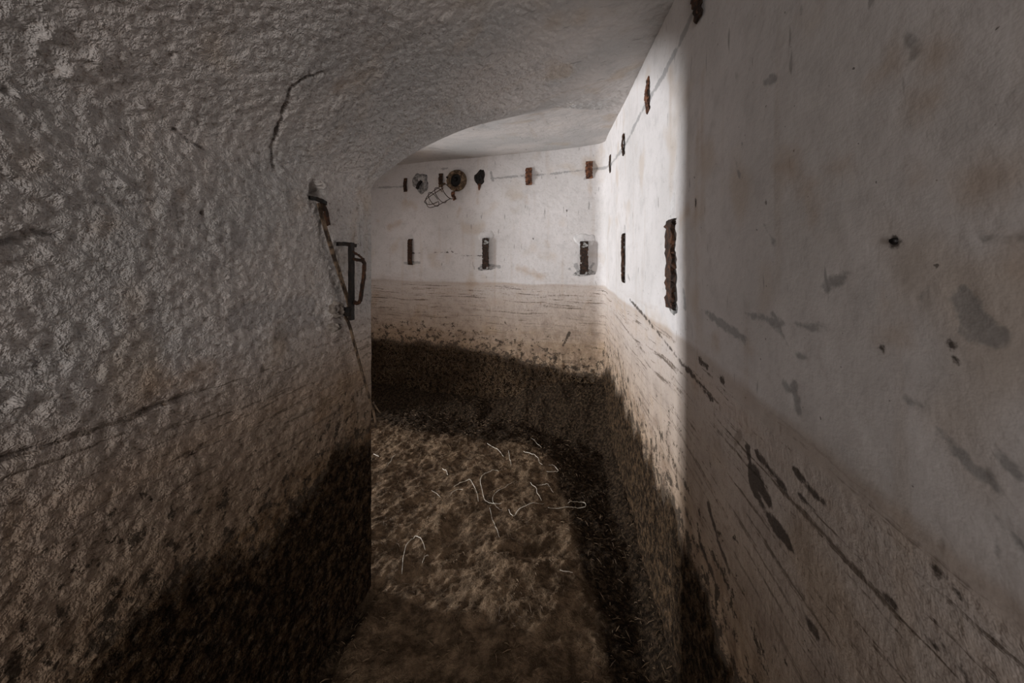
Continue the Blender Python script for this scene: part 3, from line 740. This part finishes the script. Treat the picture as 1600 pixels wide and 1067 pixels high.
# hook in the upper hole
hk = empty('wall_hook', LW(492, 312, .0)); tag(hk, 'bent black iron hook in the hole high on the left wall', 'hook'); o = hk.location
V, Fc = sweep([LW(483, 309, -.03), LW(487, 309, .008), LW(494, 311, .020), LW(503, 314, .030), LW(509, 318, .030)], .012, .009, UP, .15, 51, 4)
mesh_obj('shank', local(o, V), Fc, M['dark_iron'], hk)
V, Fc = sweep([LW(503, 314, .028), LW(509, 330, .024), LW(513, 352, .018)], .013, .007, T1, .2, 52, 4)
mesh_obj('hooked_end', local(o, V), Fc, M['rust'], hk)
# long strip hanging from the hook down past the bracket
st = empty('hanging_strip', LW(500, 318, .012)); tag(st, 'long rust-flaked metal strip hanging diagonally from the hook on the left wall', 'strip'); o = st.location
V, Fc = sweep(smooth_line([LW(498, 317, .016), LW(507, 352, .018), LW(520, 395, .022), (LW(533, 435, .026)), LW(544, 470, .030), LW(545, 482, .030), LW(540, 492, .028)], 5), .017, .004, T1, .10, 53, 1)
mesh_obj('upper_run', local(o, V), Fc, M['strip'], st)
V, Fc = sweep(smooth_line([LW(539, 494, .026), LW(546, 508, .030), LW(556, 545, .036), LW(568, 590, .046), LW(579, 628, .056), LW(585, 650, .062), LW(588, 668, .066)], 5), .013, .004, T1, .08, 54, 1, lambda f: 1 - .45 * f)
mesh_obj('lower_run', local(o, V), Fc, M['strip'], st)
V, Fc = sweep([LW(583, 628, .060), LW(588, 637, .066), LW(594, 645, .07)], .007, .003, T1, .1, 55, 2, lambda f: 1 - .6 * f)
mesh_obj('split_end', local(o, V), Fc, M['strip'], st)
# iron frame with handle beside the corner
fr = empty('iron_latch_frame', LW(548, 500, .0)); tag(fr, 'black iron latch frame with looped handle on the left wall beside its corner', 'latch'); o = fr.location
V, Fc = sweep([LW(549, 379, .040), LW(549, 420, .041), LW(549, 460, .040), LW(549, 500, .038)], .020, .012, T1, .10, 61, 6)
mesh_obj('upright', local(o, V), Fc, M['dark_iron'], fr)
V, Fc = sweep([LW(527, 381, -.015), LW(528, 381, .012), LW(540, 381, .032), LW(556, 384, .046)], .013, .010, UP, .12, 62, 4)
mesh_obj('top_arm', local(o, V), Fc, M['dark_iron'], fr)
V, Fc = sweep([LW(532, 488, -.015), LW(533, 487, .010), LW(541, 487, .030), LW(548, 488, .040)], .030, .012, UP, .15, 63, 4)
mesh_obj('bottom_arm', local(o, V), Fc, M['dark_iron'], fr)
V, Fc = sweep([LW(551, 404, .044), LW(558, 406, .056), LW(566, 407, .066), LW(569.5, 411, .070), LW(568.5, 430, .069), LW(566, 450, .066), LW(563.5, 468, .060), LW(560, 474, .054), LW(552, 472, .046)], .012, .009, T1, .18, 64, 4)
mesh_obj('handle', local(o, V), Fc, M['rust'], fr)
V, Fc = lump(LW(521, 484, .004), N1, .030, .034, .026, UP, 66, 9, 26, hole=.66)
mesh_obj('mortar_socket', local(o, V), Fc, M['mortar_dusty'], fr, True)
V, Fc = lump(LW(521, 511, .002), N1, .030, .020, .022, UP, 67, 8, 22)
mesh_obj('mortar_lump', local(o, V), Fc, M['mortar_dusty'], fr, True)
for k, (px, py) in enumerate(((553, 396), (558, 399), (562, 402))):
    V, Fc = sweep([LW(px - 2, py - 4, .050 + k * .004), LW(px + 3, py + 1, .054 + k * .004), LW(px + 7, py + 3, .06)], .006, .003, UP, .3, 70 + k, 2)
    mesh_obj('rust_flake', local(o, V), Fc, M['rust'], fr)

# ------------------------------------------------------------------ pale roots on the mud floor
ROOTS = [
    ([(805, 133), (850, 160), (890, 190), (908, 215)], 'short arched white root at the dark edge of the brown mud'),
    ([(938, 178), (945, 220), (955, 270)], 'short straight upright-looking white root in the middle of the floor'),
    ([(1032, 182), (1080, 200), (1120, 220), (1130, 245), (1150, 265)], 'kinked white root on the dark mud right of centre'),
    ([(1080, 98), (1110, 125), (1143, 158)], 'farthest thin straight root on the dark mud'),
    ([(1178, 308), (1212, 310), (1248, 304), (1232, 280), (1212, 267), (1190, 268)], 'small looped white root on dark mud towards the right wall'),
    ([(876, 308), (850, 300), (800, 318), (770, 340), (762, 370), (775, 430), (785, 475), (810, 500), (850, 508), (895, 507)], 'long C-shaped white root in the centre of the floor'),
    ([(598, 402), (640, 370), (690, 357), (715, 385), (740, 440), (750, 495)], 'hooked white root left of the long C-shaped root'),
    ([(570, 465), (590, 435), (630, 420), (655, 425)], 'faint short root under the hooked root'),
    ([(975, 370), (920, 405), (860, 440), (840, 470), (845, 505), (870, 535), (905, 543)], 'faint curved root crossing the tail of the C-shaped root'),
    ([(1075, 375), (1110, 410), (1118, 445), (1145, 475)], 'wavy white root left of a small arched one, right of centre'),
    ([(1120, 395), (1160, 390), (1195, 405), (1218, 440)], 'small arched root beside the wavy root, right of centre'),
    ([(940, 545), (968, 587), (1000, 550), (1060, 515), (1160, 508)], 'V-shaped root with one long arm pointing right'),
    ([(1185, 533), (1300, 530), (1380, 530), (1420, 525), (1405, 502), (1350, 497), (1310, 505)], 'long level root ending in a loop towards the right wall'),
    ([(820, 535), (835, 600), (858, 660), (882, 720)], 'thin root running towards the viewer below the C-shaped root'),
    ([(272, 950), (290, 800), (320, 745), (360, 713), (395, 740), (418, 800)], 'tall arched white root nearest the left wall corner'),
    ([(95, 198), (130, 217)], 'tiny white root close beside the left wall corner'),
    ([(183, 270), (205, 235), (235, 200)], 'short slanting root near the left wall corner'),
    ([(458, 428), (490, 445), (512, 472)], 'short faint root on the pale mud hump left of centre'),
    ([(525, 290), (550, 305), (558, 330)], 'tiny curved root above the pale mud hump'),
    ([(400, 880), (412, 850), (440, 835)], 'small bent root right of the tall arched root'),
    ([(1260, 925), (1290, 935), (1340, 940)], 'short root on black mud at the foot of the right wall'),
]
for k, (pts, lab) in enumerate(ROOTS):
    Q = [floor_at(560 + x / 4, 660 + y / 4) for x, y in pts]
    Q = smooth_line(Q, 6); Q = [Vector((q.x, q.y, floor_z(q.x, q.y) + .002)) for q in Q]
    thick = .0012 if 'faint' in lab or 'thin' in lab else .0019
    V, Fc = tube(Q, thick, 5, False, lambda f: .55 + .45 * math.sin(math.pi * min(1, f * .8 + .15)))
    ob = mesh_obj('root', local(Q[0], V), Fc, M['root'], None, True); ob.location = Q[0]
    tag(ob, lab, 'root', 'pale roots on the mud floor')

# white chip by the left wall
q = floor_at(477, 1056); rnd = random.Random(5)
V, Fc = lump(q, UP, .010, .006, .006, (0, 1, 0), 91, 4, 9)
ob = mesh_obj('plaster_chip', local(q, V), Fc, M['chip']); ob.location = q; tag(ob, 'small white plaster chip on the floor at the foot of the left wall', 'chip')

# ------------------------------------------------------------------ uncountable litter: fibres and crumbs in the mud
def scatter(name, pts, nrms, lmin, lmax, rad, mat, label, parent, seed):
    rnd = random.Random(seed); V = []; Fc = []
    for p_, n_ in zip(pts, nrms):
        p_ = Vector(p_); n_ = Vector(n_); d = Vector((rnd.gauss(0, 1), rnd.gauss(0, 1), rnd.gauss(0, 1))); d = (d - n_ * d.dot(n_) * .85).normalized()
        L = rnd.uniform(lmin, lmax); bend = Vector((rnd.gauss(0, 1), rnd.gauss(0, 1), rnd.gauss(0, 1))) * L * .22; s = d.cross(n_).normalized(); b = len(V); r = rad * rnd.uniform(.5, 1.3)
        for q_, f in ((p_ - d * L / 2, .6), (p_ + bend * .5 + n_ * L * .12, 1), (p_ + d * L / 2 + bend, .5)):
            V += [q_ - s * r * f, q_ + s * r * f, q_ + n_ * r * f * 1.4]
        for k in range(2):
            for j in range(3): Fc.append((b + k * 3 + j, b + k * 3 + (j + 1) % 3, b + k * 3 + 3 + (j + 1) % 3, b + k * 3 + 3 + j))
        Fc.append((b, b + 1, b + 2)); Fc.append((b + 8, b + 7, b + 6))
    ob = mesh_obj(name, V, Fc, mat, parent); ob['kind'] = 'stuff'; ob['label'] = label; return ob
rng = np.random.default_rng(7)
iu = rng.integers(np.searchsorted(uu, UK1 + .02), np.searchsorted(uu, UK1 + 2.4), 5200); iv = (np.searchsorted(vv, 0) + rng.random(5200) ** .8 * 62).astype(int)
ok = PW2[iu, iv, 2] < mudline[iu] - .01
scatter('wall_fibres', PW2[iu, iv][ok] + NW2[iu, iv][ok] * .002, NW2[iu, iv][ok], .010, .040, .0016, M['fibre'], 'matted brown root fibres in the mud low on the back wall', bpy.data.objects['wall_back'], 1)
ix = rng.integers(np.searchsorted(gx, -.9), len(gx) - 3, 6500); iy = rng.integers(np.searchsorted(gy, .7), np.searchsorted(gy, 3.5), 6500)
ok = (FX[ix, iy] < xr[ix, iy] - .01) & ((FX[ix, iy] > xl[ix, iy] + .02) | (FY[ix, iy] > 1.7))
scatter('floor_fibres', PF[ix, iy][ok] + NF[ix, iy][ok] * .001, NF[ix, iy][ok], .006, .030, .0014, M['fibre'], 'fine brown fibres and crumbs strewn over the mud floor', bpy.data.objects['floor'], 2)
